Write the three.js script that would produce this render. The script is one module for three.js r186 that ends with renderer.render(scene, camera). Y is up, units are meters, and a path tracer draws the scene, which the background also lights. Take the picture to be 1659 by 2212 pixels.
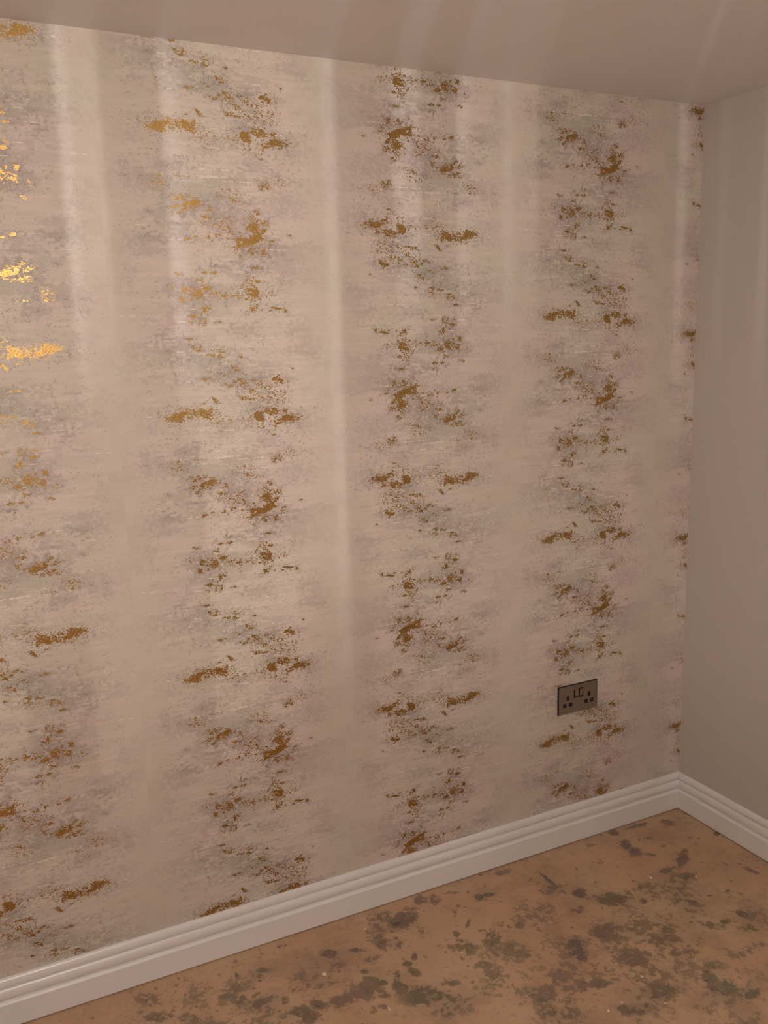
import * as THREE from 'three';
import { RoundedBoxGeometry } from 'three/addons/geometries/RoundedBoxGeometry.js';
import { mergeGeometries } from 'three/addons/utils/BufferGeometryUtils.js';

// ---------------------------------------------------------------- camera, exposure
const scene = new THREE.Scene();
scene.background = new THREE.Color(0x000000);
const camera = new THREE.PerspectiveCamera(59.179, 1659 / 2212, 0.02, 30);
camera.position.set(-2.1083, 1.5554, 2.0824);
camera.rotation.order = 'YXZ';
camera.rotation.set(-0.18559, -0.459868, -0.025265);
const renderer = new THREE.WebGLRenderer({ antialias: true });
renderer.toneMapping = THREE.LinearToneMapping;
renderer.toneMappingExposure = 1.0;
renderer.shadowMap.enabled = true;

// room: papered wall in the plane z = 0, plain wall in the plane x = 0, floor y = 0
const H = 2.212, XW = -4.6, ZF = 5.4;
const LAMP = [-1.93, 1.93, 2.25];            // bulb of the pendant lamp in the middle of the room
const LIGHT = { color: [1, 0.885, 0.825], power: 8.25, radius: 0.0011 };

// ---------------------------------------------------------------- data read off the photograph (millimetres)
const FOIL = [[-76.9,46,11.3,4.1,3.3,-8.5,1],[-59.3,51.4,12.1,1,0.7,-6,1],[-103.3,42.5,11.5,3,1.2,-4.3,0.75],[-85,60.8,24.2,-2.2,-0.5,-8,0.5],[-95,30.7,7,-0.7,-0.3,-4,0.4],[-25.1,39.2,14.4,1.1,0.6,-5.1,0.42],[-37.7,18,14.7,6.7,3.7,-7.4,0.38],[-22,4.2,14.6,-8.4,-2.9,-5.3,0.38],[0.2,8.2,20.9,-2.1,-0.6,-10.2,0.42],[15.3,14.9,12.6,-1.2,-0.5,-8.2,0.45],[-9,629.8,8.3,-0.9,-0.2,-4.1,0.4],[30.8,66.8,19,-1.6,-0.7,-12.2,0.4],[111.6,97.1,7.8,-0.6,-0.3,-5.1,0.85],[98.1,88.9,5.4,-0.4,-0.1,-2.7,0.7],[75.4,1.8,13.3,0.9,1.3,-10,1.1],[95.7,630.6,10.8,2.7,2.3,-7.3,0.9],[75.2,20.5,12.9,-1.2,-0.3,-6.2,0.65],[102.8,8.5,13.1,-1.3,-0.5,-10.4,0.45],[86.8,35,5.8,-6.4,-3.5,-2.9,0.55],[75.1,609.7,19.5,12.2,4.7,-6.8,1.1],[46.7,603.3,18.9,6.4,3.4,-8.3,1],[38.6,612.4,6.7,1,0.6,-2.9,1],[53.7,613,3.8,-0.4,-0.2,-3.1,1],[33.3,592.2,7.4,-0.2,0.1,-2.9,0.7],[82.7,590,23.9,0.2,0.1,-1.5,0.9],[62.9,583.7,9.5,-2.7,-0.9,-3.6,0.65],[93.2,581.5,9.7,0.6,0.6,-4.6,0.6],[41.5,625.6,2.5,-0.3,-0.1,-2.1,1.2],[18.3,628,2.1,-0.2,-0.1,-1.8,1.2],[66.8,617.8,2.6,-0.3,-0.1,-2.1,1.2],[30.6,620.6,1.7,-0.2,-0.1,-1.4,1.2],[19.8,618.6,12.7,-1.3,-0.8,-14.4,0.36],[109.8,607.1,17.5,-1.8,-0.6,-12.6,0.36],[75.1,547.6,6.9,-0.2,0.1,-2.1,1.2],[33.2,571.4,8.5,-1,-0.3,-6.2,0.42],[-49.9,535.4,6.2,-0.8,-0.2,-3.1,0.6],[-22.8,535.2,8.3,-1,-0.2,-3.1,0.5],[-107.5,533.3,7.1,-0.9,-0.2,-2.4,0.55],[-41.6,500.7,11.4,0.5,0.4,-3.5,1],[-89.7,492.9,12.2,-1.6,-0.4,-6.2,0.8],[-71.3,490.5,22.6,0.2,0.7,-9.4,0.62],[-61.5,480.8,24.8,-3.4,-0.4,-6.2,0.48],[-101,475.8,5.7,-0.8,-0.4,-5.8,1.1],[-126.6,504,6,-0.8,-0.4,-6.1,0.48],[-15.3,483,27.5,-1.3,0.3,-8.4,0.5],[-64.9,493.8,6.2,-0.8,-0.3,-4.5,1],[-55.3,515.4,12.4,-1.6,-0.5,-8.2,0.38],[61.2,509,15.2,-1.9,-0.7,-12.7,0.58],[65.7,490.4,12.5,-7.5,-4.6,-8.1,1.05],[33.9,483.9,12.9,-1.7,-0.3,-5.3,0.65],[57.3,476.6,9.8,-1.3,-0.3,-5.3,0.62],[106.2,488.4,17.6,0.7,0.8,-6.5,0.42],[122.5,454.9,11.1,-2.1,-0.2,-2.1,1.2],[145.8,448.5,4,-0.5,-0.2,-4.8,0.8],[67.1,453.9,11.5,2.5,1.7,-5.5,0.68],[86.8,452.2,4.4,-0.6,-0.2,-3.2,0.55],[115.5,449.4,13.3,-1.8,-0.2,-4.7,0.42],[-50.7,453.2,10,2.2,1.5,-5.3,0.7],[-69.7,449.6,3.1,-0.4,-0.2,-2.9,0.8],[-79.7,437.4,6.2,-0.9,-0.3,-4.6,1.1],[-64.6,423.7,2.6,-1.1,-1.8,-5.4,0.9],[-51.2,427,2.5,-0.4,-0.5,-8.4,0.9],[-58,418.5,7.3,-1.1,-0.2,-2.5,0.8],[-57.2,432.1,5.8,-0.8,-0.1,-2.1,0.6],[-86.7,424.8,5.6,-3,-1.2,-2.6,0.6],[-18.7,424.4,3.2,-0.5,-0.1,-1.7,1.2],[166,622.1,3.1,-0.3,-0.1,-1.7,0.9],[-32.1,555,1.9,-0.2,-0.1,-1.4,1.1],[-20.9,550.6,1.7,-0.2,-0.1,-1,1.1],[111.5,573.1,1.3,-0.1,-0.1,-1.1,1],[-36.8,616.3,30.9,2.1,1.1,-9.2,0.38],[-80.3,609.7,6,0.4,0.3,-2.4,1],[-89.3,387,6.5,0.2,0.2,-1.7,1.2],[-72.4,368.2,12.4,0.2,0.5,-4.5,0.62],[-72.8,361.2,8.3,-1.3,-0.2,-2.8,0.7],[-29.8,351.5,17.6,3.5,2.3,-7.9,0.55],[-59.4,352,7,-1.1,-0.3,-4.2,0.4],[11.3,317.4,11.5,-1.9,-0.3,-6.3,0.6],[1.7,327.7,4.3,-0.7,-0.2,-4.3,0.5],[-22.6,302.9,11.4,-1.9,-0.3,-5.7,0.52],[-53,293.8,9.8,-0.8,0.1,-2.6,0.55],[9.5,284.4,3.2,-0.5,-0.1,-2.6,1.1],[28.5,286.9,9.6,-3.4,-1.2,-5,0.85],[39.8,277.6,5.8,-1,-0.2,-4.1,0.6],[63.7,283.8,17.3,-6,-1,-4.5,0.55],[114.6,285.4,16.4,0.1,1,-7.8,0.8],[44.8,262.1,26.4,-4.7,-0.6,-11.7,0.42],[38.1,245.6,17.6,-3.2,-0.3,-6.4,0.45],[95.6,265,23.9,-4.2,-0.5,-10.3,0.4],[88.5,242.5,26.9,-4.8,-0.4,-8.8,0.4],[122.1,251.4,15.1,-2.7,-0.7,-14.8,0.38],[-3.8,279.4,11.5,-2,-0.2,-3.7,0.5],[-132.2,210.7,18.9,1.5,1.7,-9.2,0.85],[-101.4,214.8,24.8,0.7,1.5,-11,0.78],[-75.9,218.6,17,1.4,1.6,-8.1,1],[-58.1,208,11.3,-2.2,-0.4,-7.5,0.95],[-44.6,219.9,8.5,-1.6,-0.3,-5.8,0.55],[-156.1,211.1,3,-0.6,-0.3,-4,0.95],[-130.2,198.9,6.6,-1.3,-0.2,-3.1,0.95],[-28.9,193.5,25.8,-5,-0.7,-11.6,0.4],[64.9,202.2,11.9,4.5,4.5,-9.4,1.05],[99,212.2,21.6,-1,0.8,-8.4,0.9],[129.4,211.1,9.1,-1.7,-0.2,-5.4,0.7],[140.8,193.3,26,-1.3,0.6,-6.7,0.95],[116,185.9,14.8,1.1,1,-4.9,0.8],[103.5,178.4,7.5,-1.4,-0.2,-3.6,0.65],[64.4,181.4,20.8,-4,-0.6,-11.8,0.4],[29.6,197,11.7,-2.2,-0.4,-7.3,0.48],[99.6,161,12.1,-2.4,-0.3,-5.4,0.42],[-34.8,239.9,10.3,-11.3,-2.3,-2.2,0.5],[-85.5,107.5,11.2,-0.4,0.1,-1.5,0.6],[45.4,101.8,11.8,-0.5,0.2,-1.5,0.5],[112,99.4,11.6,1.8,2,-6.7,0.75],[138.5,107.7,18.3,-0.6,1,-7.7,0.42],[28.8,70,23.7,-5.2,-0.7,-13.5,0.42],[-136.9,95.8,19.3,-4.2,-0.7,-11.5,0.4],[-28.8,170,3.4,-0.7,-0.1,-1.7,1],[156.9,311.9,2.7,-0.4,-0.1,-1.8,1.2],[-130,308.6,2.7,-0.5,-0.1,-1.4,0.8],[-67.6,238.8,5,-0,0.2,-1.7,0.7],[28.7,343.5,5.2,-0.8,-0.1,-2,0.8],[-82.2,606.9,5.5,0.7,0.6,-2.1,0.9]];
const SCRATCHES = [[-59.6,111.6,20.6,111.3],[5.5,102.4,90.2,101.8],[-131,605.1,-76.3,609.3],[51.4,589.8,160.1,590.1],[-112.7,452.6,-67.3,454.5],[-120.5,426.7,-93.9,425.9],[-70.6,501.8,-43.5,504.5],[-152.3,383.7,-122.4,384.6],[-121.1,426.1,-92.4,426.1],[-125.4,359.3,-107.7,357.8],[-139.6,341.2,-123.8,340.8],[-107.9,289.1,-85.6,289.5],[13.1,216.4,27.7,215.7],[-16.2,213.1,5.6,213.4],[-47.2,125.1,-31.3,126.2],[2.3,126.7,28.8,125.7],[-59.7,108.5,16.1,110.3],[6.8,101.8,42.4,101.8],[-200.2,214.1,-183.9,214.6],[-32.9,173.8,10.6,171.1],[65.3,315.7,122,314.3],[135.5,210.6,157,210.5],[36.7,385.5,131.5,387.2],[-196.8,1,-173.5,1.5],[-362.2,581.4,-341.2,581.8],[-245.8,441.5,-208.9,439.7],[-325.2,470.8,-278,472],[-152.9,384.7,-122.4,384.1]];
const FLOOR_STAINS = [[-1106.1,98.9,37.3,-1.1,-6.7,25.3,1],[-1185.6,113.2,19.8,10.8,-15.3,31,0.9],[-1196.9,152.8,13,7.1,-9.9,20.1,0.8],[-1015.1,44.7,19.1,10.5,-8.8,15.9,0.9],[-978.8,60.9,13.9,7.6,-9,15.8,0.9],[-1158,174,14.6,7.9,-9.8,18.9,0.7],[-1066.6,82,29.6,-0.9,-6.4,23,0.6],[-1155.2,68.7,26.9,14.7,-16,32.3,0.55],[-862.8,114.8,8.3,4.6,-6.3,9.9,1],[-835.9,116.8,15.9,6,-3.6,6.3,1],[-730.9,44.7,25.1,2.1,-4.7,10,0.9],[-953.4,199.5,2.4,4.1,-13,13.2,0.9],[-926.2,57.4,16.7,6.2,-3.1,5.9,0.9],[-1271.4,151.6,9.6,5.2,-3.2,7,0.9],[-1333.6,135.2,17.5,9.5,-6.4,14.9,0.8],[-1248.3,200,18.9,10.3,-6.9,14.4,0.5],[-1175.1,262.6,9.4,5.1,-3.4,6.5,1],[-1145.9,248.3,5.7,3.1,-4.6,8.5,0.9],[-1283.2,237.6,6.2,3.4,-2.6,5.6,0.9],[-1314.1,297.2,27.1,14.6,-13.3,28,0.95],[-1372.9,303.4,27,3.5,-3.9,16.3,1],[-1276.8,290.8,27,6.8,-2.9,8.3,0.9],[-1278.9,271.6,18.3,9.9,-3.9,8.1,0.8],[-1228.5,310.2,8.5,4.6,-13.5,26,0.9],[-1175.4,298.9,8.2,12.4,-7.3,8,0.9],[-1227.8,338.4,12,6.5,-8.9,17,0.8],[-1191.4,385.3,41.5,22.4,-12.5,22.5,0.85],[-1152.4,438.3,46.8,25.2,-16.3,27.4,0.6],[-1277.4,330.7,11.3,6.1,-5.3,10.6,0.8],[-1297.3,370.5,13.2,7.1,-3.7,7.4,0.8],[-930.8,281.6,17.8,9.7,-15.5,23.6,0.8],[-1004.7,362.1,17,9.2,-7.9,12.2,0.9],[-1008.5,274.5,16,25.9,-17.1,17.2,0.65],[-896.7,378.7,17,6.6,-3.1,5,1],[-1001.3,220.3,7.2,3.9,-7.7,12.8,0.9],[-834.4,271.2,9.2,5,-6.8,9.7,0.9],[-1001.6,398.9,18.3,9.9,-10.6,16,0.85],[-994.2,470.2,77.2,41.7,-34.7,50.3,0.55],[-1106.8,381.6,12.1,6.5,-4,6.7,0.9],[-937.6,511.7,32.5,17.5,-16.9,22.9,0.8],[-1053,256.6,19.2,10.4,-13.9,23.6,0.5],[-880.6,239.3,13.2,7.2,-5.3,8,0.8],[-1105.5,170.1,39.2,21.4,-16.3,30,0.3],[-934.4,352.1,47.1,25.6,-23.9,35.2,0.5],[-769.2,244.6,50.4,27.6,-32.2,44.6,0.45],[-1346.3,217.9,30.8,16.7,-16.1,36.6,0.5],[-642.4,149.8,0.1,40.1,-6.6,3.6,1],[-661.9,185.8,24.4,25.3,-18.3,19.8,0.7],[-604.1,238.8,13.8,7.6,-10.8,13.5,1],[-544.2,299.2,44.3,24.3,-17,19.9,0.9],[-660.4,297.1,31.6,0.3,-6.3,13.1,0.6],[-651.1,407.9,32.3,17.6,-20.6,24.4,0.85],[-653,517.2,35.6,19.3,-19.8,22.1,0.9],[-546.5,503.7,34.9,19,-14.2,15,0.9],[-512.6,483.4,12.8,7,-20.3,21.3,0.8],[-761.1,446.3,14.1,7.6,-16.9,21,0.9],[-736,403.7,23.9,13,-13.4,16.7,0.8],[-689.3,640.4,41,22.2,-21.6,23,0.8],[-773.3,660.9,40.1,21.6,-13.9,15.4,0.85],[-544.3,663.7,4.2,19.1,-17.9,8.7,0.95],[-543.8,702.9,27.9,15.1,-21.9,20.5,0.85],[-490.6,644,28.8,15.6,-11,10.3,0.85],[-496.3,752.9,18.9,3.3,-8,10.1,0.95],[-376.7,633.7,57.6,3.6,-14.7,20.7,0.6],[-548.6,555.7,12.4,6.8,-9.3,9.6,0.8],[-524.6,574.8,18.6,10.1,-11.7,11.8,0.55],[-793.9,551,17.9,9.7,-8.9,10.7,0.9],[-231.7,253.3,10.9,6,-22.5,22.9,0.95],[-306.6,267.9,24,2.6,-6.4,9.1,0.9],[-275.5,319.9,17.6,9.7,-12.3,12.3,0.85],[-277.8,521.8,3.8,13.8,-9.2,5.1,0.9],[-344.3,525.3,9.8,5.3,-7.3,6.8,0.8],[-384.8,520,20.4,21,-9.9,7.7,0.6],[-315.5,574.5,17.7,18.2,-11.1,8.2,0.6],[-94,391.6,6.9,17.7,-5.9,3.6,1],[-290.6,419.8,5.9,4.5,-3.6,3.2,1],[-354.7,417.8,9.4,5.2,-5.2,5.2,1],[-473,352.9,10.2,5.6,-6.2,6.8,1],[-434.7,296.7,4.5,2.5,-6.5,7.2,1],[-608.1,467,95.3,51.9,-73.6,82.1,0.45],[-803.7,482.9,76.4,41.4,-62.3,78.1,0.45],[-656.5,619.8,89.1,48.2,-66.9,70.6,0.45],[-526.9,717.4,58.5,31.6,-54.1,49.8,0.45],[-895.5,518.1,44.5,24.1,-42.9,56.3,0.5],[-620.8,719.9,34.5,18.6,-27.2,26.4,0.6],[-946.7,585.3,42.9,23.1,-16.2,21.3,0.6],[-318.6,106.4,2.2,19.1,-18.6,12.1,1],[-321.2,149.9,14.6,8.1,-16.9,18.9,1],[-207.1,238.1,7.6,8.5,-28.1,23.8,1],[-307.5,267.4,19,4.3,-8.2,10.5,0.9],[-269.9,317.3,14,7.7,-8.9,8.9,0.8],[-26.9,195.2,7.6,4.2,-8.1,7.7,0.8],[-211.7,37.1,36.2,2.8,-5.3,7.9,0.9],[-307.2,32.6,13.8,7.7,-8.7,10.1,0.9],[-112.5,67.6,12.9,15.2,-10.7,9.4,0.8],[-165.5,245.5,15.8,8.8,-14.6,14.4,0.6],[-285,188.8,12.5,12.1,-5.4,5,0.8],[-554.8,296.2,23.3,12.8,-13.7,16.1,0.9],[-474,348.4,8.3,4.5,-8.3,9.1,0.9],[-186.5,166.5,8.1,4.5,-5.8,6,0.6],[-231.1,108.7,10.9,6.1,-7.3,7.9,0.6],[-92.7,385.8,3.5,16.7,-7.1,4,0.9],[-222.9,165.9,8.1,4.5,-4.8,5.1,0.8],[-1587.4,141.6,12.2,6.6,-4.3,13.6,1],[-1622.3,154.3,14.5,7.8,-2.2,7.4,0.9],[-1603.1,164.7,9.6,5.2,-2.8,8.9,0.9],[-1597.2,190.6,9.5,5.2,-2.1,6.5,0.95],[-1582.4,179.3,7.2,3.9,-3.1,9.5,0.9],[-1572.1,97.7,3.5,1.9,-2.4,7.5,1.1],[-1494.5,237.5,9.1,4.9,-5.3,14.1,1],[-1547.1,217.6,21.4,-0.1,-1.2,13.6,0.8],[-1515.2,215.6,9.6,5.2,-2.6,7.2,0.8],[-1477.1,289,18.7,10.1,-6,15.2,0.95],[-1461.2,320.1,16.2,8.7,-6,14.9,0.95],[-1428.1,288.2,14.2,7.7,-5.1,12.3,0.9],[-1775.7,148.5,29,11.3,-2.2,13.4,0.8],[-1716.6,188.5,21,11.3,-4.4,16.9,0.9],[-1711.4,49.7,29.2,2.8,-1.1,14.3,0.55],[-1411.9,227.6,19.4,10.5,-4.2,10.2,0.6],[-1783.4,75.1,26.6,14.3,-3.8,17.3,0.5],[-1548.4,162.7,4.4,2.4,-1.3,3.8,0.9],[-1527.2,142.7,3.9,2.1,-1,3.1,0.9],[-1563.8,47.8,5.1,2.8,-1,3.3,0.8],[-1508.8,106.3,12.5,6.8,-3.4,9.9,0.6],[-1650.5,193.4,3.8,2,-0.8,2.9,0.8]];
const FLOOR_PALE = [[-1154.5,118.2,9.9,5.4,-5.8,11.5,1],[-1138.4,132.3,9.2,5,-5.9,11.4,1],[-1209.7,132.9,13,7.1,-11.1,22.9,0.9],[-1006.8,66.3,5.2,2.8,-3.8,6.7,1],[-1011.5,379,8,4.3,-6.1,9.4,1],[-979.8,381.6,8,4.4,-5.7,8.6,1],[-1163.9,111.7,4.6,2.5,-3.7,7.4,1],[-1040.6,74.7,4.8,2.6,-3.6,6.6,0.9],[-1331.6,274,12.1,6.5,-4.1,8.9,0.7],[-614,739.2,8.6,4.6,-13.7,13.1,0.9],[-593.8,625.6,64.4,6.5,-3.1,4.8,0.8],[-825.9,373.8,19.1,10.4,-26.1,35.2,0.5],[-658.1,668.1,17.5,9.5,-13.6,13.9,0.6]];
const CRUMBS = [[-1.3759,0.1996,5.5,6.1],[-1.2874,0.3837,2.2,8.3],[-1.2103,0.0883,1.9,2.9],[-1.1962,0.0274,1.4,2.3],[-1.0302,0.294,2,2.9],[-0.3751,0.2773,3.3,4.1],[-0.3784,0.2694,1.7,1.9],[-0.2568,0.3366,2.4,2.7],[-0.6877,0.5832,2,2.7],[-0.7904,0.6285,2.2,2.7],[-0.7017,0.679,2.2,2.5],[-0.8367,0.6344,2.7,3]];


// ---------------------------------------------------------------- helpers
const lin = (r, g, b) => new THREE.Color().setRGB(r, g, b);
function rng(seed) { let s = seed >>> 0; return () => { s = (s + 0x6D2B79F5) >>> 0; let t = Math.imul(s ^ (s >>> 15), 1 | s); t = (t + Math.imul(t ^ (t >>> 7), 61 | t)) ^ t; return ((t ^ (t >>> 14)) >>> 0) / 4294967296; }; }
// value noise on a lattice that repeats every nx by ny cells; u, v in 0..1
function lattice(nx, ny, seed) {
  const r = rng(seed), a = new Float32Array(nx * ny);
  for (let i = 0; i < a.length; i++) a[i] = r();
  return (u, v) => {
    let x = u * nx, y = v * ny; const xi = Math.floor(x), yi = Math.floor(y); x -= xi; y -= yi;
    x = x * x * (3 - 2 * x); y = y * y * (3 - 2 * y);
    const x0 = ((xi % nx) + nx) % nx, x1 = (x0 + 1) % nx, y0 = ((yi % ny) + ny) % ny, y1 = (y0 + 1) % ny;
    const p = a[y0 * nx + x0], q = a[y0 * nx + x1], s = a[y1 * nx + x0], t = a[y1 * nx + x1];
    return (p + (q - p) * x) * (1 - y) + (s + (t - s) * x) * y;
  };
}
function fractal(nx, ny, octaves, seed, gain = 0.5) {
  const l = []; let w = 0, g = 1;
  for (let i = 0; i < octaves; i++) { l.push([lattice(nx << i, ny << i, seed + i * 17), g]); w += g; g *= gain; }
  return (u, v) => { let s = 0; for (const [f, k] of l) s += f(u, v) * k; return s / w; };
}
// the same noise with its values spread evenly over 0..1
function even(f) {
  const r = rng(99), l = new Float32Array(4000); for (let i = 0; i < 4000; i++) l[i] = f(r(), r());
  l.sort(); const lo = l[0], hi = l[3999], t = new Float32Array(257); for (let i = 0, k = 0; i <= 256; i++) { const x = lo + (hi - lo) * i / 256; while (k < 4000 && l[k] < x) k++; t[i] = k / 4000; }
  return (u, v) => { const x = Math.min(255.999, Math.max(0, (f(u, v) - lo) / (hi - lo) * 256)), i = Math.floor(x); return t[i] + (t[i + 1] - t[i]) * (x - i); };
}
const clamp = (x) => (x < 0 ? 0 : x > 1 ? 1 : x);
const step = (a, b, x) => { const t = clamp((x - a) / (b - a)); return t * t * (3 - 2 * t); };
const srgb = (x) => (x <= 0.0031308 ? 12.92 * x : 1.055 * Math.pow(x, 1 / 2.4) - 0.055);
function texture(data, w, h, color) {
  const t = new THREE.DataTexture(data, w, h, THREE.RGBAFormat);
  t.wrapS = t.wrapT = THREE.RepeatWrapping; t.magFilter = THREE.LinearFilter; t.minFilter = THREE.LinearMipmapLinearFilter; t.generateMipmaps = true;
  if (color) t.colorSpace = THREE.SRGBColorSpace;
  t.needsUpdate = true; return t;
}
// strength 0..1+ of every ellipse, kept as the greatest on a grid of texels; wrapY repeats the field
function stamp(field, w, h, list, x0, y0, mmx, mmy, soft, wrapY) {
  for (const [cx, cy, ax, ay, bx, by, d] of list) {
    const det = ax * by - ay * bx; if (!det) continue;
    const rx = Math.hypot(ax, bx) * soft, ry = Math.hypot(ay, by) * soft;
    const i0 = Math.max(0, Math.floor((cx - rx - x0) / mmx)), i1 = Math.min(w - 1, Math.ceil((cx + rx - x0) / mmx));
    const j0 = Math.floor((cy - ry - y0) / mmy), j1 = Math.ceil((cy + ry - y0) / mmy);
    for (let j = j0; j <= j1; j++) {
      if (!wrapY && (j < 0 || j >= h)) continue;
      const jj = ((j % h) + h) % h, py = y0 + j * mmy - cy;
      for (let i = i0; i <= i1; i++) {
        const px = x0 + i * mmx - cx, s = (px * by - py * bx) / det, t = (ax * py - ay * px) / det, q = Math.sqrt(s * s + t * t);
        if (q >= soft) continue;
        const k = d * (q < 0.68 ? 1 : 1 - (q - 0.68) / (soft - 0.68));
        const n = jj * w + i; if (k > field[n]) field[n] = k;
      }
    }
  }
}
const taken = {};
function numbered(name) { const n = taken[name] = (taken[name] ?? -1) + 1; return n ? `${name}_${String(n).padStart(3, '0')}` : name; }
function mesh(name, geometry, material, parent) {
  const m = new THREE.Mesh(geometry, material); m.name = parent === scene ? numbered(name) : name;
  m.castShadow = m.receiveShadow = true; parent.add(m); return m;
}
function group(name) { const g = new THREE.Group(); g.name = numbered(name); scene.add(g); return g; }
function tag(o, label, category, groupName) { o.userData = { label, category }; if (groupName) o.userData.group = groupName; return o; }
function structure(o, label, category) { o.userData = { kind: 'structure', label, category }; return o; }
function box(x0, x1, y0, y1, z0, z1) { return new THREE.BoxGeometry(x1 - x0, y1 - y0, z1 - z0).translate((x0 + x1) / 2, (y0 + y1) / 2, (z0 + z1) / 2); }

// ---------------------------------------------------------------- wallpaper print: one repeat, 530 x 635 mm
const PW = 0.53, PR = 0.63505;
const paper = (() => {
  const w = 1024, h = 1227, mmx = 530 / w, mmy = PR * 1000 / h;
  const foil = new Float32Array(w * h), scratch = new Float32Array(w * h), halo = new Float32Array(w * h);
  stamp(foil, w, h, FOIL.map(([a, b, c, d, e, f, k]) => [a, b, c * 1.1, d * 1.1, e * 1.25, f * 1.25, k]), -265, 0, mmx, mmy, 1.35, true);
  stamp(foil, w, h, FOIL.filter((l) => l[6] >= 0.55 && Math.hypot(l[2], l[3]) > 6).map(([a, b, c, d, e, f, k]) => [a, b, c * 1.5, d * 1.5, e * 1.65, f * 1.65, 0.43]), -265, 0, mmx, mmy, 1.4, true);
  stamp(halo, w, h, FOIL.map(([a, b, c, d, e, f, k]) => [a, b, c * 1.6 + 3, d * 1.6, e * 1.8, f * 1.8 + (f < 0 ? -2 : 2), Math.min(0.9, 0.25 + k * 0.5)]), -265, 0, mmx, mmy, 2.0, true);
  const r = rng(7);
  for (const [x0, y0, x1, y1] of SCRATCHES) {            // broken pale lines
    const n = Math.ceil(Math.hypot(x1 - x0, y1 - y0) / mmx) * 2, f = lattice(Math.max(3, Math.round((x1 - x0) / 5)), 1, Math.round(x0 * 13 + y0 * 7) >>> 0);
    let wob = 0;
    for (let k = 0; k <= n; k++) {
      const t = k / n; wob += (r() - 0.5) * 0.35; wob *= 0.97;
      const x = Math.round((x0 + (x1 - x0) * t + 265) / mmx), y = (y0 + (y1 - y0) * t) / mmy + wob;
      const s = step(0.25, 0.55, f(t * 0.999, 0)) * (1 - Math.pow(Math.abs(2 * t - 1), 6));
      for (let d = -4; d <= 4; d++) {
        const yy = Math.floor(y) + d, k2 = s * clamp(1.5 - Math.abs(yy + 0.5 - y) / 1.5), n2 = (((yy % h) + h) % h) * w + Math.min(w - 1, Math.max(0, x));
        if (k2 > scratch[n2]) scratch[n2] = k2;
      }
    }
  }
  const fleck = fractal(170, 300, 3, 11, 0.62), fleck2 = fractal(70, 120, 2, 51), cloud = fractal(5, 11, 4, 101, 0.55), cloud2 = fractal(6, 14, 4, 201, 0.55), tint = fractal(4, 6, 3, 301),
    ragged = fractal(70, 110, 3, 401, 0.6), streak = fractal(7, 90, 3, 501, 0.6), grain = fractal(300, 360, 2, 601), spot = fractal(60, 84, 2, 701), where = fractal(6, 9, 2, 801);
  const foilNoise = even((u, v) => fleck(u, v) * 0.66 + fleck2(u, v) * 0.34), inkNoise = even((u, v) => fleck(u + 0.41, v + 0.23) * 0.6 + ragged(u + 0.3, v + 0.6) * 0.4);
  const color = new Uint8Array(w * h * 4), rough = new Uint8Array(w * h * 4), bump = new Uint8Array(w * h * 4);
  for (let j = 0; j < h; j++) for (let i = 0; i < w; i++) {
    const n = j * w + i, u = i / w, v = j / h, x = Math.abs(u - 0.5) * 2;
    const middle = 1 - step(0.62, 0.98, x) * 0.75;                // the print thins out towards both edges of the roll
    const rg = ragged(u, v) - 0.5;
    let R = 0.66, G = 0.595, B = 0.532;                               // pale greige ground
    const ti = tint(u, v) - 0.5; R *= 1 + ti * 0.06; G *= 1 - ti * 0.05; B *= 1 + ti * 0.03;
    const sm = (streak(u, v) - 0.5) * 0.2 * middle; R *= 1 + sm; G *= 1 + sm; B *= 1 + sm;
    // mauve-grey and green-grey sponged patches with ragged outlines
    const near = Math.min(1, halo[n]) * 0.16;
    const c1 = step(0.5, 0.66, cloud(u, v) + rg * 0.42 + near) * middle, c2 = step(0.52, 0.68, cloud2(u, v) + rg * 0.5 + near * 0.6) * middle;
    R *= 1 - c1 * 0.16; G *= 1 - c1 * 0.15; B *= 1 - c1 * 0.16;
    R *= 1 - c2 * 0.12; G *= 1 - c2 * 0.14; B *= 1 - c2 * 0.125;
    const c3 = step(0.56, 0.66, cloud(v * 1 + 0.37, u + 0.11) + rg * 0.5) * middle; R *= 1 + c3 * 0.05; G *= 1 + c3 * 0.05; B *= 1 + c3 * 0.05;
    // brown-grey flecks of thin print, thickest round the foil
    const sp = step(-0.03, 0.12, Math.max(halo[n] * 0.52, (where(u, v) * 0.5 + spot(u, v) * 0.5 - 0.42) * 0.9 * middle) - inkNoise(u, v)) * (0.5 + 0.5 * ragged(u + 0.7, v));
    R *= 1 - sp * 0.34; G *= 1 - sp * 0.36; B *= 1 - sp * 0.37;
    const gr = (grain(u, v) - 0.5) * 0.05; R *= 1 + gr; G *= 1 + gr; B *= 1 + gr;
    // pale scratches
    const sc = scratch[n] * 0.9; R += (0.93 - R) * sc; G += (0.86 - G) * sc; B += (0.76 - B) * sc;
    // bronze-gold foil
    const fd = foil[n];
    const f = fd > 0.02 ? step(-0.02, 0.05, (fd < 0.5 ? fd * 0.62 : fd < 0.8 ? 0.31 + (fd - 0.5) * 1.25 : 0.685 + (fd - 0.8) * 0.95) - foilNoise(u, v)) : 0;
    const fr = 1 + (grain(u + 0.5, v) - 0.5) * 0.35;
    R += (0.46 * fr - R) * f; G += (0.285 * fr - G) * f; B += (0.092 * fr - B) * f;
    color[n * 4] = 255 * srgb(clamp(R)); color[n * 4 + 1] = 255 * srgb(clamp(G)); color[n * 4 + 2] = 255 * srgb(clamp(B)); color[n * 4 + 3] = 255;
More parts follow.
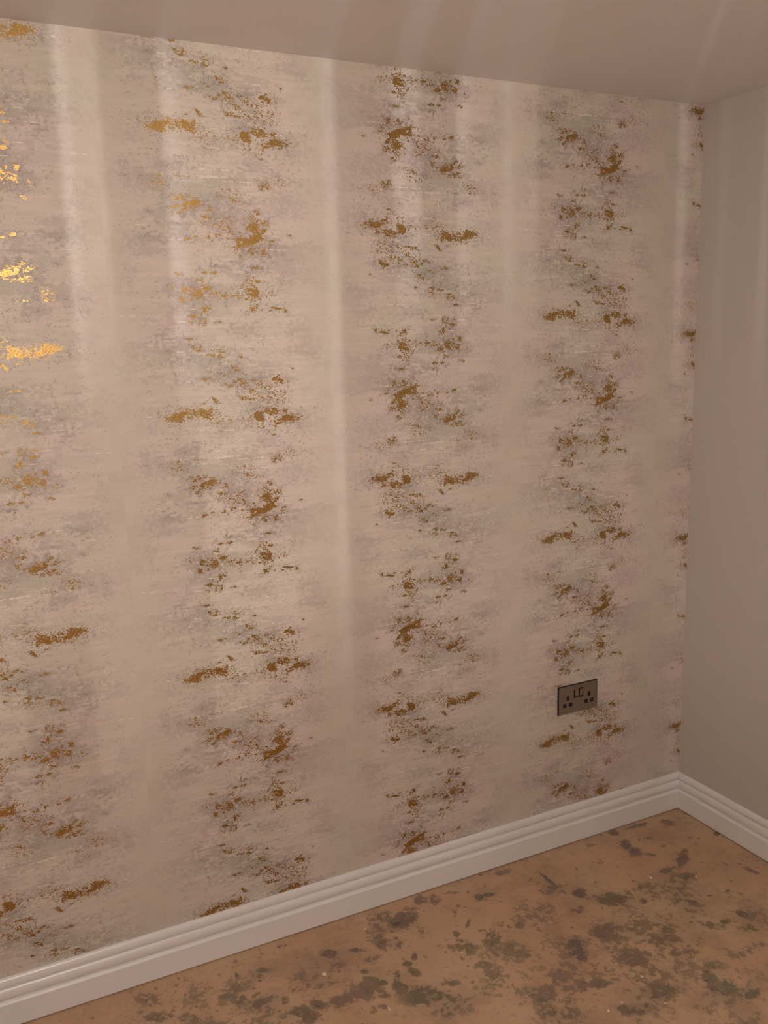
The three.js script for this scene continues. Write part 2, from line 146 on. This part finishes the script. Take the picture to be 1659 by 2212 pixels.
    rough[n * 4] = 255; rough[n * 4 + 1] = 255 * (f * (0.41 + (grain(u, v + 0.5) - 0.5) * 0.2) + (1 - f) * (0.56 + rg * 0.1)); rough[n * 4 + 2] = 255 * f * 0.95; rough[n * 4 + 3] = 255;
    const b = 0.5 + (grain(u, v) - 0.5) * 0.5 + (fleck(u, v) - 0.5) * 0.3 + scratch[n] * 0.25;
    bump[n * 4] = bump[n * 4 + 1] = bump[n * 4 + 2] = 255 * clamp(b); bump[n * 4 + 3] = 255;
  }
  const mr = texture(rough, w, h);
  return new THREE.MeshStandardMaterial({ name: 'foil wallpaper', map: texture(color, w, h, true), roughness: 1, roughnessMap: mr, metalness: 1, metalnessMap: mr, bumpMap: texture(bump, w, h), bumpScale: 0.00025 });
})();

// ---------------------------------------------------------------- chipboard floor: stained area 2.4 x 1.2 m by the papered wall
const board = (() => {
  const w = 2048, h = 1024, mmx = 2400 / w, mmy = 1200 / h;
  const stain = new Float32Array(w * h), pale = new Float32Array(w * h);
  const wide = (l, k) => l.map(([a, b, c, d, e, f, s]) => [a, b, c * k, d * k, e * k, f * k, s]);
  stamp(stain, w, h, wide(FLOOR_STAINS, 1.1), -2400, 0, mmx, mmy, 1.6, false);
  stamp(pale, w, h, FLOOR_PALE, -2400, 0, mmx, mmy, 1.35, false);
  const big = fractal(6, 3, 4, 31, 0.55), mid = fractal(40, 20, 4, 61, 0.6), fine = fractal(200, 100, 3, 91, 0.65), tone = fractal(14, 7, 3, 131), grain = fractal(420, 210, 2, 161), dot = fractal(90, 45, 2, 191), hue = fractal(9, 5, 4, 231), cloudy = fractal(22, 11, 4, 271, 0.6);
  const floorNoise = even((u, v) => mid(u, v) * 0.4 + fine(u, v) * 0.6);
  const color = new Uint8Array(w * h * 4), rough = new Uint8Array(w * h * 4), bump = new Uint8Array(w * h * 4);
  for (let j = 0; j < h; j++) for (let i = 0; i < w; i++) {
    const n = j * w + i, u = i / w, v = j / h;
    const m = mid(u, v), f = fine(u, v), tn = tone(u, v) - 0.5, hu = hue(u, v) - 0.5, bg = big(u, v);
    let R = 0.55, G = 0.372, B = 0.232;                            // brown face of the board under a thin dusty skim
    R *= 1 + tn * 0.2 + (m - 0.5) * 0.16; G *= 1 + tn * 0.3 + hu * 0.12 + (m - 0.5) * 0.16; B *= 1 + tn * 0.4 + hu * 0.1 + (m - 0.5) * 0.18;
    // grey-brown patches of old adhesive and plaster water
    const nz = floorNoise(u, v);
    const e = Math.max(stain[n], step(0.5, 0.75, bg) * 0.42);
    const s1 = step(-0.1, 0.16, e * 0.9 - 0.02 - nz), s2 = step(-0.1, 0.6, e - nz * 0.6), s3 = step(0.45, 0.75, cloudy(u, v) + (f - 0.5) * 0.4);
    const a = clamp(s1 * (0.4 + 0.3 * hu + 0.6 * (f - 0.5)) + s2 * 0.48 + s3 * 0.28);
    const gR = 0.2 * (1 + hu * 0.25), gG = 0.155 * (1 + tn * 0.3), gB = 0.112 * (1 - tn * 0.25 - hu * 0.35);
    R += (gR - R) * a; G += (gG - G) * a; B += (gB - B) * a;
    const d = step(0.69, 0.75, dot(u, v) * 0.6 + f * 0.4) * 0.4; R *= 1 - d; G *= 1 - d; B *= 1 - d;
    const p = step(-0.03, 0.06, pale[n] * 0.8 - nz) * 0.75; R += (0.36 - R) * p; G += (0.25 - G) * p; B += (0.165 - B) * p;
    const g = (grain(u, v) - 0.5) * 0.12; R *= 1 + g; G *= 1 + g; B *= 1 + g;
    color[n * 4] = 255 * srgb(clamp(R)); color[n * 4 + 1] = 255 * srgb(clamp(G)); color[n * 4 + 2] = 255 * srgb(clamp(B)); color[n * 4 + 3] = 255;
    rough[n * 4] = 255; rough[n * 4 + 1] = 255 * (0.62 + (m - 0.5) * 0.2 + a * 0.06); rough[n * 4 + 2] = 0; rough[n * 4 + 3] = 255;
    const b = 0.5 + (grain(u, v) - 0.5) * 0.5 + (f - 0.5) * 0.4 - a * 0.1; bump[n * 4] = bump[n * 4 + 1] = bump[n * 4 + 2] = 255 * clamp(b); bump[n * 4 + 3] = 255;
  }
  return new THREE.MeshStandardMaterial({ name: 'stained chipboard', map: texture(color, w, h, true), roughness: 1, roughnessMap: texture(rough, w, h), metalness: 0, bumpMap: texture(bump, w, h), bumpScale: 0.0005 });
})();

// ---------------------------------------------------------------- plain paints
const roller = (() => {                                            // roller stipple in emulsion paint, one square = 0.6 m
  const s = 512, d = new Uint8Array(s * s * 4), f = fractal(150, 150, 2, 901, 0.6), g = fractal(12, 12, 3, 931);
  for (let j = 0; j < s; j++) for (let i = 0; i < s; i++) { const n = (j * s + i) * 4, k = 255 * clamp(0.5 + (f(i / s, j / s) - 0.5) * 0.8 + (g(i / s, j / s) - 0.5) * 0.3); d[n] = d[n + 1] = d[n + 2] = k; d[n + 3] = 255; }
  return texture(d, s, s);
})();
const wallPaint = new THREE.MeshStandardMaterial({ name: 'taupe emulsion', color: lin(0.58, 0.54, 0.5), roughness: 0.72, bumpMap: roller, bumpScale: 0.0003 });
const ceilingPaint = new THREE.MeshStandardMaterial({ name: 'pale emulsion', color: lin(0.79, 0.775, 0.775), roughness: 0.8, bumpMap: roller, bumpScale: 0.0003 });
const plaster = new THREE.MeshStandardMaterial({ name: 'wall plaster', color: lin(0.55, 0.5, 0.46), roughness: 0.85 });
const gloss = new THREE.MeshPhysicalMaterial({ name: 'white satin paint', color: lin(0.85, 0.845, 0.845), roughness: 0.26, clearcoat: 0.3, clearcoatRoughness: 0.12 });

function uvMetres(g, a, b, size) {                                  // texture coordinates from two position axes
  const p = g.attributes.position, uv = g.attributes.uv;
  for (let i = 0; i < p.count; i++) uv.setXY(i, p.getComponent(i, a) / size, p.getComponent(i, b) / size);
  return g;
}
// ---------------------------------------------------------------- room shell
const T = 0.12;
const wallBack = group('wall_back');
structure(wallBack, 'wall hung with pale greige wallpaper flecked with bronze foil', 'wall');
mesh('wall_plaster', box(XW - T, T, -0.1, H + 0.1, -T, 0), plaster, wallBack);
const strips = [[-4.6522, 1.1, false], [-4.1222, 0.9, true],                                                      // centre of each drop, height of its reference motif, hung upside down or not
  [-3.5922, 1.42, false], [-3.0622, 1.9, true], [-2.5322, 1.31, false], [-2.0022, 1.1336, true], [-1.4722, 1.1873, false], [-0.9422, 2.0355, true], [-0.4122, 2.0404, false], [0.1178, 1.7513, true]];
for (const [c, y0, flip] of strips) {
  const x0 = Math.max(XW, c - PW / 2), x1 = Math.min(0, c + PW / 2), g = box(x0, x1, 0.1, H, -0.0002, 0.0004), p = g.attributes.position, uv = g.attributes.uv;
  for (let i = 0; i < p.count; i++) {
    let a = p.getX(i) - c, b = p.getY(i) - y0; if (flip) { a = -a; b = -b; }
    uv.setXY(i, 0.5 + a / PW, b / PR);
  }
  mesh('wallpaper_strip', g, paper, wallBack);
}
structure(mesh('wall_right', uvMetres(box(0, T, -0.1, H + 0.1, -0.0001, ZF + T), 2, 1, 0.6), wallPaint, scene), 'plain taupe painted wall beside the papered wall', 'wall');
structure(mesh('wall_left', uvMetres(box(XW - T, XW, -0.1, H + 0.1, 0, ZF + T), 2, 1, 0.6), wallPaint, scene), 'plain taupe painted wall opposite the one beside the socket', 'wall');
structure(mesh('wall_front', uvMetres(box(XW, 0, -0.1, H + 0.1, ZF, ZF + T), 0, 1, 0.6), wallPaint, scene), 'plain taupe painted wall facing the papered wall', 'wall');
structure(mesh('ceiling', uvMetres(box(XW - T, T, H, H + 0.1, -T, ZF + T), 0, 2, 0.6), ceilingPaint, scene), 'smooth plain painted ceiling', 'ceiling');

const floor = group('floor');
structure(floor, 'bare brown chipboard floor blotched with grey stains', 'floor');
mesh('subfloor', box(XW - T, T, -0.1, -0.018, -T, ZF + T), plaster, floor);
const joints = [XW, -3.038, -0.638, 0];
for (let k = 0; k + 1 < joints.length; k++) {
  const a = joints[k] + (k ? 0.0003 : 0), b = joints[k + 1] - 0.0003, g = box(a, b, -0.018, 0, 0, ZF), p = g.attributes.position, uv = g.attributes.uv;
  for (let i = 0; i < p.count; i++) uv.setXY(i, (p.getX(i) + 2.4) / 2.4, p.getZ(i) / 1.2);
  mesh('floor_board', g, board, floor);
}

// moulded skirting board, mitred at the corners: profile of distance from the wall and height
const profile = (() => {
  const p = [[0, 0.0026], [0.0178, 0.0026], [0.018, 0.003], [0.018, 0.0612], [0.0176, 0.0622], [0.0142, 0.0656], [0.0132, 0.0662], [0.0102, 0.0668], [0.0102, 0.07]];
  for (let k = 0; k <= 14; k++) { const a = -0.95 + k / 14 * 2.15; p.push([0.0065 + Math.cos(a) * 0.0088, 0.0832 + Math.sin(a) * 0.0152]); }   // wide round
  p.push([0.0062, 0.098], [0.0062, 0.1008], [0.0098, 0.1016]);
  for (let k = 0; k <= 8; k++) { const a = -0.3 + k / 8 * 1.75; p.push([0.002 + Math.cos(a) * 0.0084, 0.1066 + Math.sin(a) * 0.015]); }
  p.push([0, 0.1218]);
  return p;
})();
function skirting(name, place, length, label) {                       // place(d, y, s) with s = 0 or 1 at the two ends
  const pos = [], idx = [], n = profile.length;
  for (let k = 0; k + 1 < n; k++) {
    const [d0, y0] = profile[k], [d1, y1] = profile[k + 1], q = pos.length / 3;
    pos.push(...place(d0, y0, 0), ...place(d0, y0, 1), ...place(d1, y1, 0), ...place(d1, y1, 1));
    idx.push(q, q + 1, q + 2, q + 1, q + 3, q + 2);
  }
  const g = new THREE.BufferGeometry();
  g.setAttribute('position', new THREE.Float32BufferAttribute(pos, 3)); g.setIndex(idx); g.computeVertexNormals();
  g.setAttribute('uv', new THREE.Float32BufferAttribute(new Float32Array(pos.length / 3 * 2), 2));
  structure(mesh(name, g, gloss, scene), label, 'skirting board');
}
skirting('baseboard_back', (d, y, s) => [s ? -d : XW + d, y, d], -XW, 'white moulded skirting board along the foot of the papered wall');
skirting('baseboard_right', (d, y, s) => [-d, y, s ? ZF - d : d], ZF, 'white moulded skirting board along the plain taupe wall next to the corner');
skirting('baseboard_left', (d, y, s) => [XW + d, y, s ? d : ZF - d], ZF, 'white moulded skirting board along the wall opposite the corner');
skirting('baseboard_front', (d, y, s) => [s ? XW + d : -d, y, ZF - d], -XW, 'white moulded skirting board on the wall facing the papered wall');

// ---------------------------------------------------------------- double socket
{
  const steel = (() => {                                             // horizontally brushed steel
    const s = 256, d = new Uint8Array(s * s * 4), f = fractal(3, 128, 2, 1201, 0.7);
    for (let j = 0; j < s; j++) for (let i = 0; i < s; i++) { const n = (j * s + i) * 4; d[n] = 255; d[n + 1] = 255 * (0.36 + (f(i / s, j / s) - 0.5) * 0.22); d[n + 2] = 255; d[n + 3] = 255; }
    return new THREE.MeshStandardMaterial({ name: 'brushed steel', color: lin(0.35, 0.31, 0.26), metalness: 1, roughness: 1, roughnessMap: texture(d, s, s) });
  })();
  const black = new THREE.MeshStandardMaterial({ name: 'black plastic', color: lin(0.012, 0.011, 0.01), roughness: 0.45 });
  const t = group('double_socket'); t.position.set(-0.4329, 0.4741, 0.0004);
  tag(t, 'brushed steel double power socket with two switches on the papered wall', 'socket');
  mesh('gasket', new RoundedBoxGeometry(0.1495, 0.0895, 0.0044, 2, 0.0012).translate(0, 0, 0.0022), black, t);
  const shape = new THREE.Shape(), hw = 0.0722, hh = 0.0422, r = 0.002;
  shape.moveTo(-hw + r, -hh); shape.lineTo(hw - r, -hh); shape.quadraticCurveTo(hw, -hh, hw, -hh + r); shape.lineTo(hw, hh - r); shape.quadraticCurveTo(hw, hh, hw - r, hh); shape.lineTo(-hw + r, hh); shape.quadraticCurveTo(-hw, hh, -hw, hh - r); shape.lineTo(-hw, -hh + r); shape.quadraticCurveTo(-hw, -hh, -hw + r, -hh);
  const holes = [];
  for (const s of [-1, 1]) {
    holes.push([s * 0.0403, 0.005, 0.0042, 0.0062], [s * 0.0295, -0.0170, 0.0058, 0.0052], [s * 0.0518, -0.0170, 0.0058, 0.0052], [s * 0.0092, 0.0163, 0.0080, 0.0137]);
  }
  for (const [x, y, a0, b0] of holes) { const a = a0 + 0.0015, b = b0 + 0.0015, p = new THREE.Path(); p.moveTo(x - a, y - b); p.lineTo(x - a, y + b); p.lineTo(x + a, y + b); p.lineTo(x + a, y - b); p.lineTo(x - a, y - b); shape.holes.push(p); }
  const plate = new THREE.ExtrudeGeometry(shape, { depth: 0.0016, bevelEnabled: true, bevelThickness: 0.0008, bevelSize: 0.0008, bevelSegments: 2, curveSegments: 4 }).translate(0, 0, 0.005);
  uvMetres(plate, 0, 1, 0.1); mesh('face_plate', plate, steel, t);
  for (const s of [-1, 1]) {
    const k = mesh('rocker_switch', uvMetres(new RoundedBoxGeometry(0.0118, 0.0225, 0.004, 2, 0.0008), 0, 1, 0.1), steel, t);
    k.position.set(s * 0.0092 + 0.0012, 0.0163 + 0.0004, 0.0062); k.rotation.x = 0.1;
    const sc = mesh('screw', new THREE.CylinderGeometry(0.0024, 0.0027, 0.0012, 20).rotateX(Math.PI / 2).translate(s * 0.0603, 0, 0.0078), steel, t);
    mesh('screw_slot', box(-0.0019, 0.0019, -0.0003, 0.0003, 0, 0.0002).rotateZ(0.5 * s).translate(s * 0.0603, 0, 0.0083), black, sc);
  }
  for (const [x, y, a, b] of holes) if (b < 0.01) mesh('pin_opening', box(x - a - 0.001, x + a + 0.001, y - b - 0.001, y + b + 0.001, 0.004, 0.005), black, t);
}

// ---------------------------------------------------------------- crumbs on the floor
{
  const chalk = new THREE.MeshStandardMaterial({ name: 'plaster crumb', color: lin(0.85, 0.78, 0.7), roughness: 0.9 });
  CRUMBS.forEach(([x, z, a, b], k) => {
    const r = rng(300 + k), g = new THREE.IcosahedronGeometry(1, 2), p = g.attributes.position, n = fractal(4, 4, 2, 77 + k);
    for (let i = 0; i < p.count; i++) {
      const X = p.getX(i), Y = p.getY(i), Z = p.getZ(i), s = 0.8 + 0.4 * n(0.5 + X * 0.3 + Z * 0.11, 0.5 + Y * 0.3 + Z * 0.2);
      p.setXYZ(i, X * s, Math.max(-0.55, Y * s), Z * s);
    }
    g.computeVertexNormals();
    const hgt = Math.min(a, b) * (k === 0 ? 0.28 : k === 1 ? 0.7 : 0.6) / 1000;
    let m;
    if (k === 1) {                                                    // curled shaving: a bent tapering sliver
      const c = new THREE.CatmullRomCurve3([[-1.5, 0, 6], [-0.8, 0, 3.5], [0.6, 0.6, 0], [1.2, 0.9, -4], [1.8, 0.4, -7.5]].map(([q, y, w]) => new THREE.Vector3(q / 1000, 0.0013 + y / 1000, w / 1000)));
      const tube = new THREE.TubeGeometry(c, 16, 0.0019, 8, false), q = tube.attributes.position;
      for (let i = 0; i < q.count; i++) { const j = Math.floor(i / 9) / 16, o = c.getPoint(j), f = 1.15 - 0.75 * j; q.setXYZ(i, o.x + (q.getX(i) - o.x) * f, o.y + (q.getY(i) - o.y) * f * 0.7, o.z + (q.getZ(i) - o.z) * f); }
      tube.computeVertexNormals(); m = mesh('plaster_shaving', tube, chalk, scene);
      m.position.set(x, 0.0002, z); m.rotation.y = 0.45;
      tag(m, 'thin pale curled shaving lying on the stained floor', 'shaving');
    } else {
      m = mesh(k ? 'plaster_crumb' : 'plaster_flake', g, chalk, scene);
      m.scale.set(a / 1000, hgt, b / 1000); m.position.set(x, hgt * 0.54, z); m.rotation.y = k ? r() * 0.6 : 0;
      const own = { 3: 'tiny white plaster crumb right beside the skirting of the papered wall', 5: 'white plaster crumb with a smaller speck beside it', 6: 'minute white speck lying beside a larger plaster crumb' }[k];
      if (k) tag(m, own ?? 'tiny white plaster crumb lying alone on the floor away from the skirting', 'crumb', 'plaster crumbs on the floor');
      else tag(m, 'flat round cream flake of plaster on the floor near the papered wall', 'flake');
    }
  });
}

// ---------------------------------------------------------------- pendant lamp in the middle of the room (above and behind the camera)
{
  const [LX, LY, LZ] = LAMP, t = group('pendant_lamp'); t.position.set(LX, H, LZ);
  tag(t, 'pendant lamp with two tiers of hanging clear acrylic strips', 'lamp');
  const chrome = new THREE.MeshStandardMaterial({ name: 'chrome', color: lin(0.6, 0.58, 0.56), metalness: 1, roughness: 0.2 });
  const white = new THREE.MeshStandardMaterial({ name: 'white plastic', color: lin(0.75, 0.74, 0.72), roughness: 0.4 });
  const acrylic = (tone) => new THREE.MeshPhysicalMaterial({ name: 'clear acrylic', color: lin(tone, tone * 0.985, tone * 0.96), transmission: 1, thickness: 0, roughness: 0.04, ior: 1.3 });
  const clear = acrylic(0.95), tinted = acrylic(0.8), dusky = acrylic(0.765), smoked = acrylic(0.56), dark = acrylic(0.5);
  const by = LY - H;                                                  // bulb height from the ceiling
  mesh('ceiling_rose', new THREE.LatheGeometry([[0, -0.028], [0.02, -0.028], [0.045, -0.018], [0.05, 0]].map(([a, b]) => new THREE.Vector2(a, b)), 32), white, t);
  mesh('cord', new THREE.CylinderGeometry(0.003, 0.003, -by - 0.11 - 0.02, 12).translate(0, (by + 0.11 - 0.02) / 2, 0), white, t);
  mesh('lamp_holder', new THREE.LatheGeometry([[0, 0.115], [0.008, 0.115], [0.016, 0.1], [0.018, 0.055], [0.014, 0.05], [0, 0.05]].reverse().map(([a, b]) => new THREE.Vector2(a, by + b)), 24), white, t);
  const bulb = mesh('bulb', new THREE.LatheGeometry([[0, -0.034], [0.014, -0.031], [0.026, -0.021], [0.031, -0.004], [0.029, 0.012], [0.02, 0.032], [0.014, 0.05]].map(([a, b]) => new THREE.Vector2(a, by + b)), 28),
    new THREE.MeshStandardMaterial({ name: 'glowing bulb', color: lin(0.8, 0.75, 0.7), emissive: lin(...LIGHT.color), emissiveIntensity: 8, roughness: 0.3 }), t);
  for (let k = 0; k < 8; k++) {                                        // upright filament: a row of small lights up the middle of the bulb
    const light = new THREE.PointLight(lin(...LIGHT.color), LIGHT.power / 8, 0, 2); light.name = 'filament_light'; light.position.set(0, by - 0.016 + k * 0.005, 0);
    light.castShadow = true; light.shadow.radius = LIGHT.radius / 0.02; light.shadow.camera.near = 0.01; light.shadow.mapSize.set(1024, 1024); bulb.add(light);
  }
  const RR = 0.2;
  mesh('shade_ring', new THREE.TorusGeometry(RR, 0.0012, 8, 96).rotateX(Math.PI / 2).translate(0, by + 0.2, 0), chrome, t);
  for (let k = 0; k < 3; k++) mesh('spoke', new THREE.CylinderGeometry(0.0012, 0.0012, RR, 6).rotateZ(Math.PI / 2).translate(RR / 2, by + 0.2, 0).rotateY(k * 2.0944 + 0.3), chrome, t);
  mesh('spoke_hub', new THREE.CylinderGeometry(0.012, 0.012, 0.006, 16).translate(0, by + 0.2, 0), chrome, t);
  const strip = (a0, a1, y0, y1, material, r) => {                     // one hanging strip between two angles round the lamp
    const w = 2 * r * Math.tan((a1 - a0) / 2 * Math.PI / 180), a = (a0 + a1) / 2 * Math.PI / 180;
    mesh('acrylic_strip', new THREE.BoxGeometry(w, y1 - y0, 0.002).translate(0, by + (y0 + y1) / 2, -r).rotateY(-a), material, t);
  };
  // openings in the upper tier, in degrees round the lamp from the direction of the papered wall towards the plain wall, and how far down each reaches
  const q = rng(5), rr = rng(42);
  const gaps = [[2.98, 3.73, -0.03], [8.48, 9.49, -0.035], [17.56, 18.43, -0.11], [21.83, 23.51, -0.02], [25.75, 26.59, -0.012], [28.56, 29.26, -0.02], [39.21, 39.75, -0.02], [41.65, 41.8, -0.03], [43.7, 44.0, -0.02], [49, 49.8, 0], [56, 58, 0]];
  for (let a = 64; a < 348; a += 7 + rr() * 9) { const b = a + 0.5 + rr() * 1.6; if (a > 180 || b < 180) gaps.push(a > 180 ? [a - 360, b - 360, 0] : [a, b, 0]); }
  gaps.sort((m, n) => m[0] - n[0]);
  const lights = [[3.73, 5.28, -0.03], [9.49, 17.56, -0.12], [26.59, 28.56, -0.02], [29.26, 30.8, -0.02]];      // clearer strips, and where a tinted piece takes over below them
  for (let a = -180; a < 180 - 0.01;) {
    const gap = gaps.find((c) => c[1] > a + 0.01);
    if (gap && gap[0] <= a + 0.01) { if (gap[2] > -0.1) strip(gap[0], gap[1], -0.12, gap[2] - q() * 0.012, tinted, RR); a = gap[1]; continue; }
    let b = Math.min(180, a + 3.2 + q() * 3.2); if (gap && b > gap[0] - 0.6) b = gap[0];
    for (const c of lights) for (const e of [c[0], c[1]]) if (e > a + 0.05 && e < b) b = e;
    const c = lights.find((l) => (a + b) / 2 > l[0] && (a + b) / 2 < l[1]);
    if (c) { strip(a, b, c[2], 0.196, clear, RR); if (c[2] > -0.119) strip(a, b, -0.12, c[2], tinted, RR); } else strip(a, b, -0.12, 0.196, a > 30 && a < 100 ? dusky : tinted, RR);
    a = b;
  }
  for (let a = -180; a < 180 - 0.01;) { const b = Math.min(180, a + 2.5 + q() * 2.5); strip(a, b, -0.34, -0.09 - q() * 0.025, a > 27 && a < 100 ? dark : smoked, RR - 0.008); a = b; }
}

renderer.render(scene, camera);
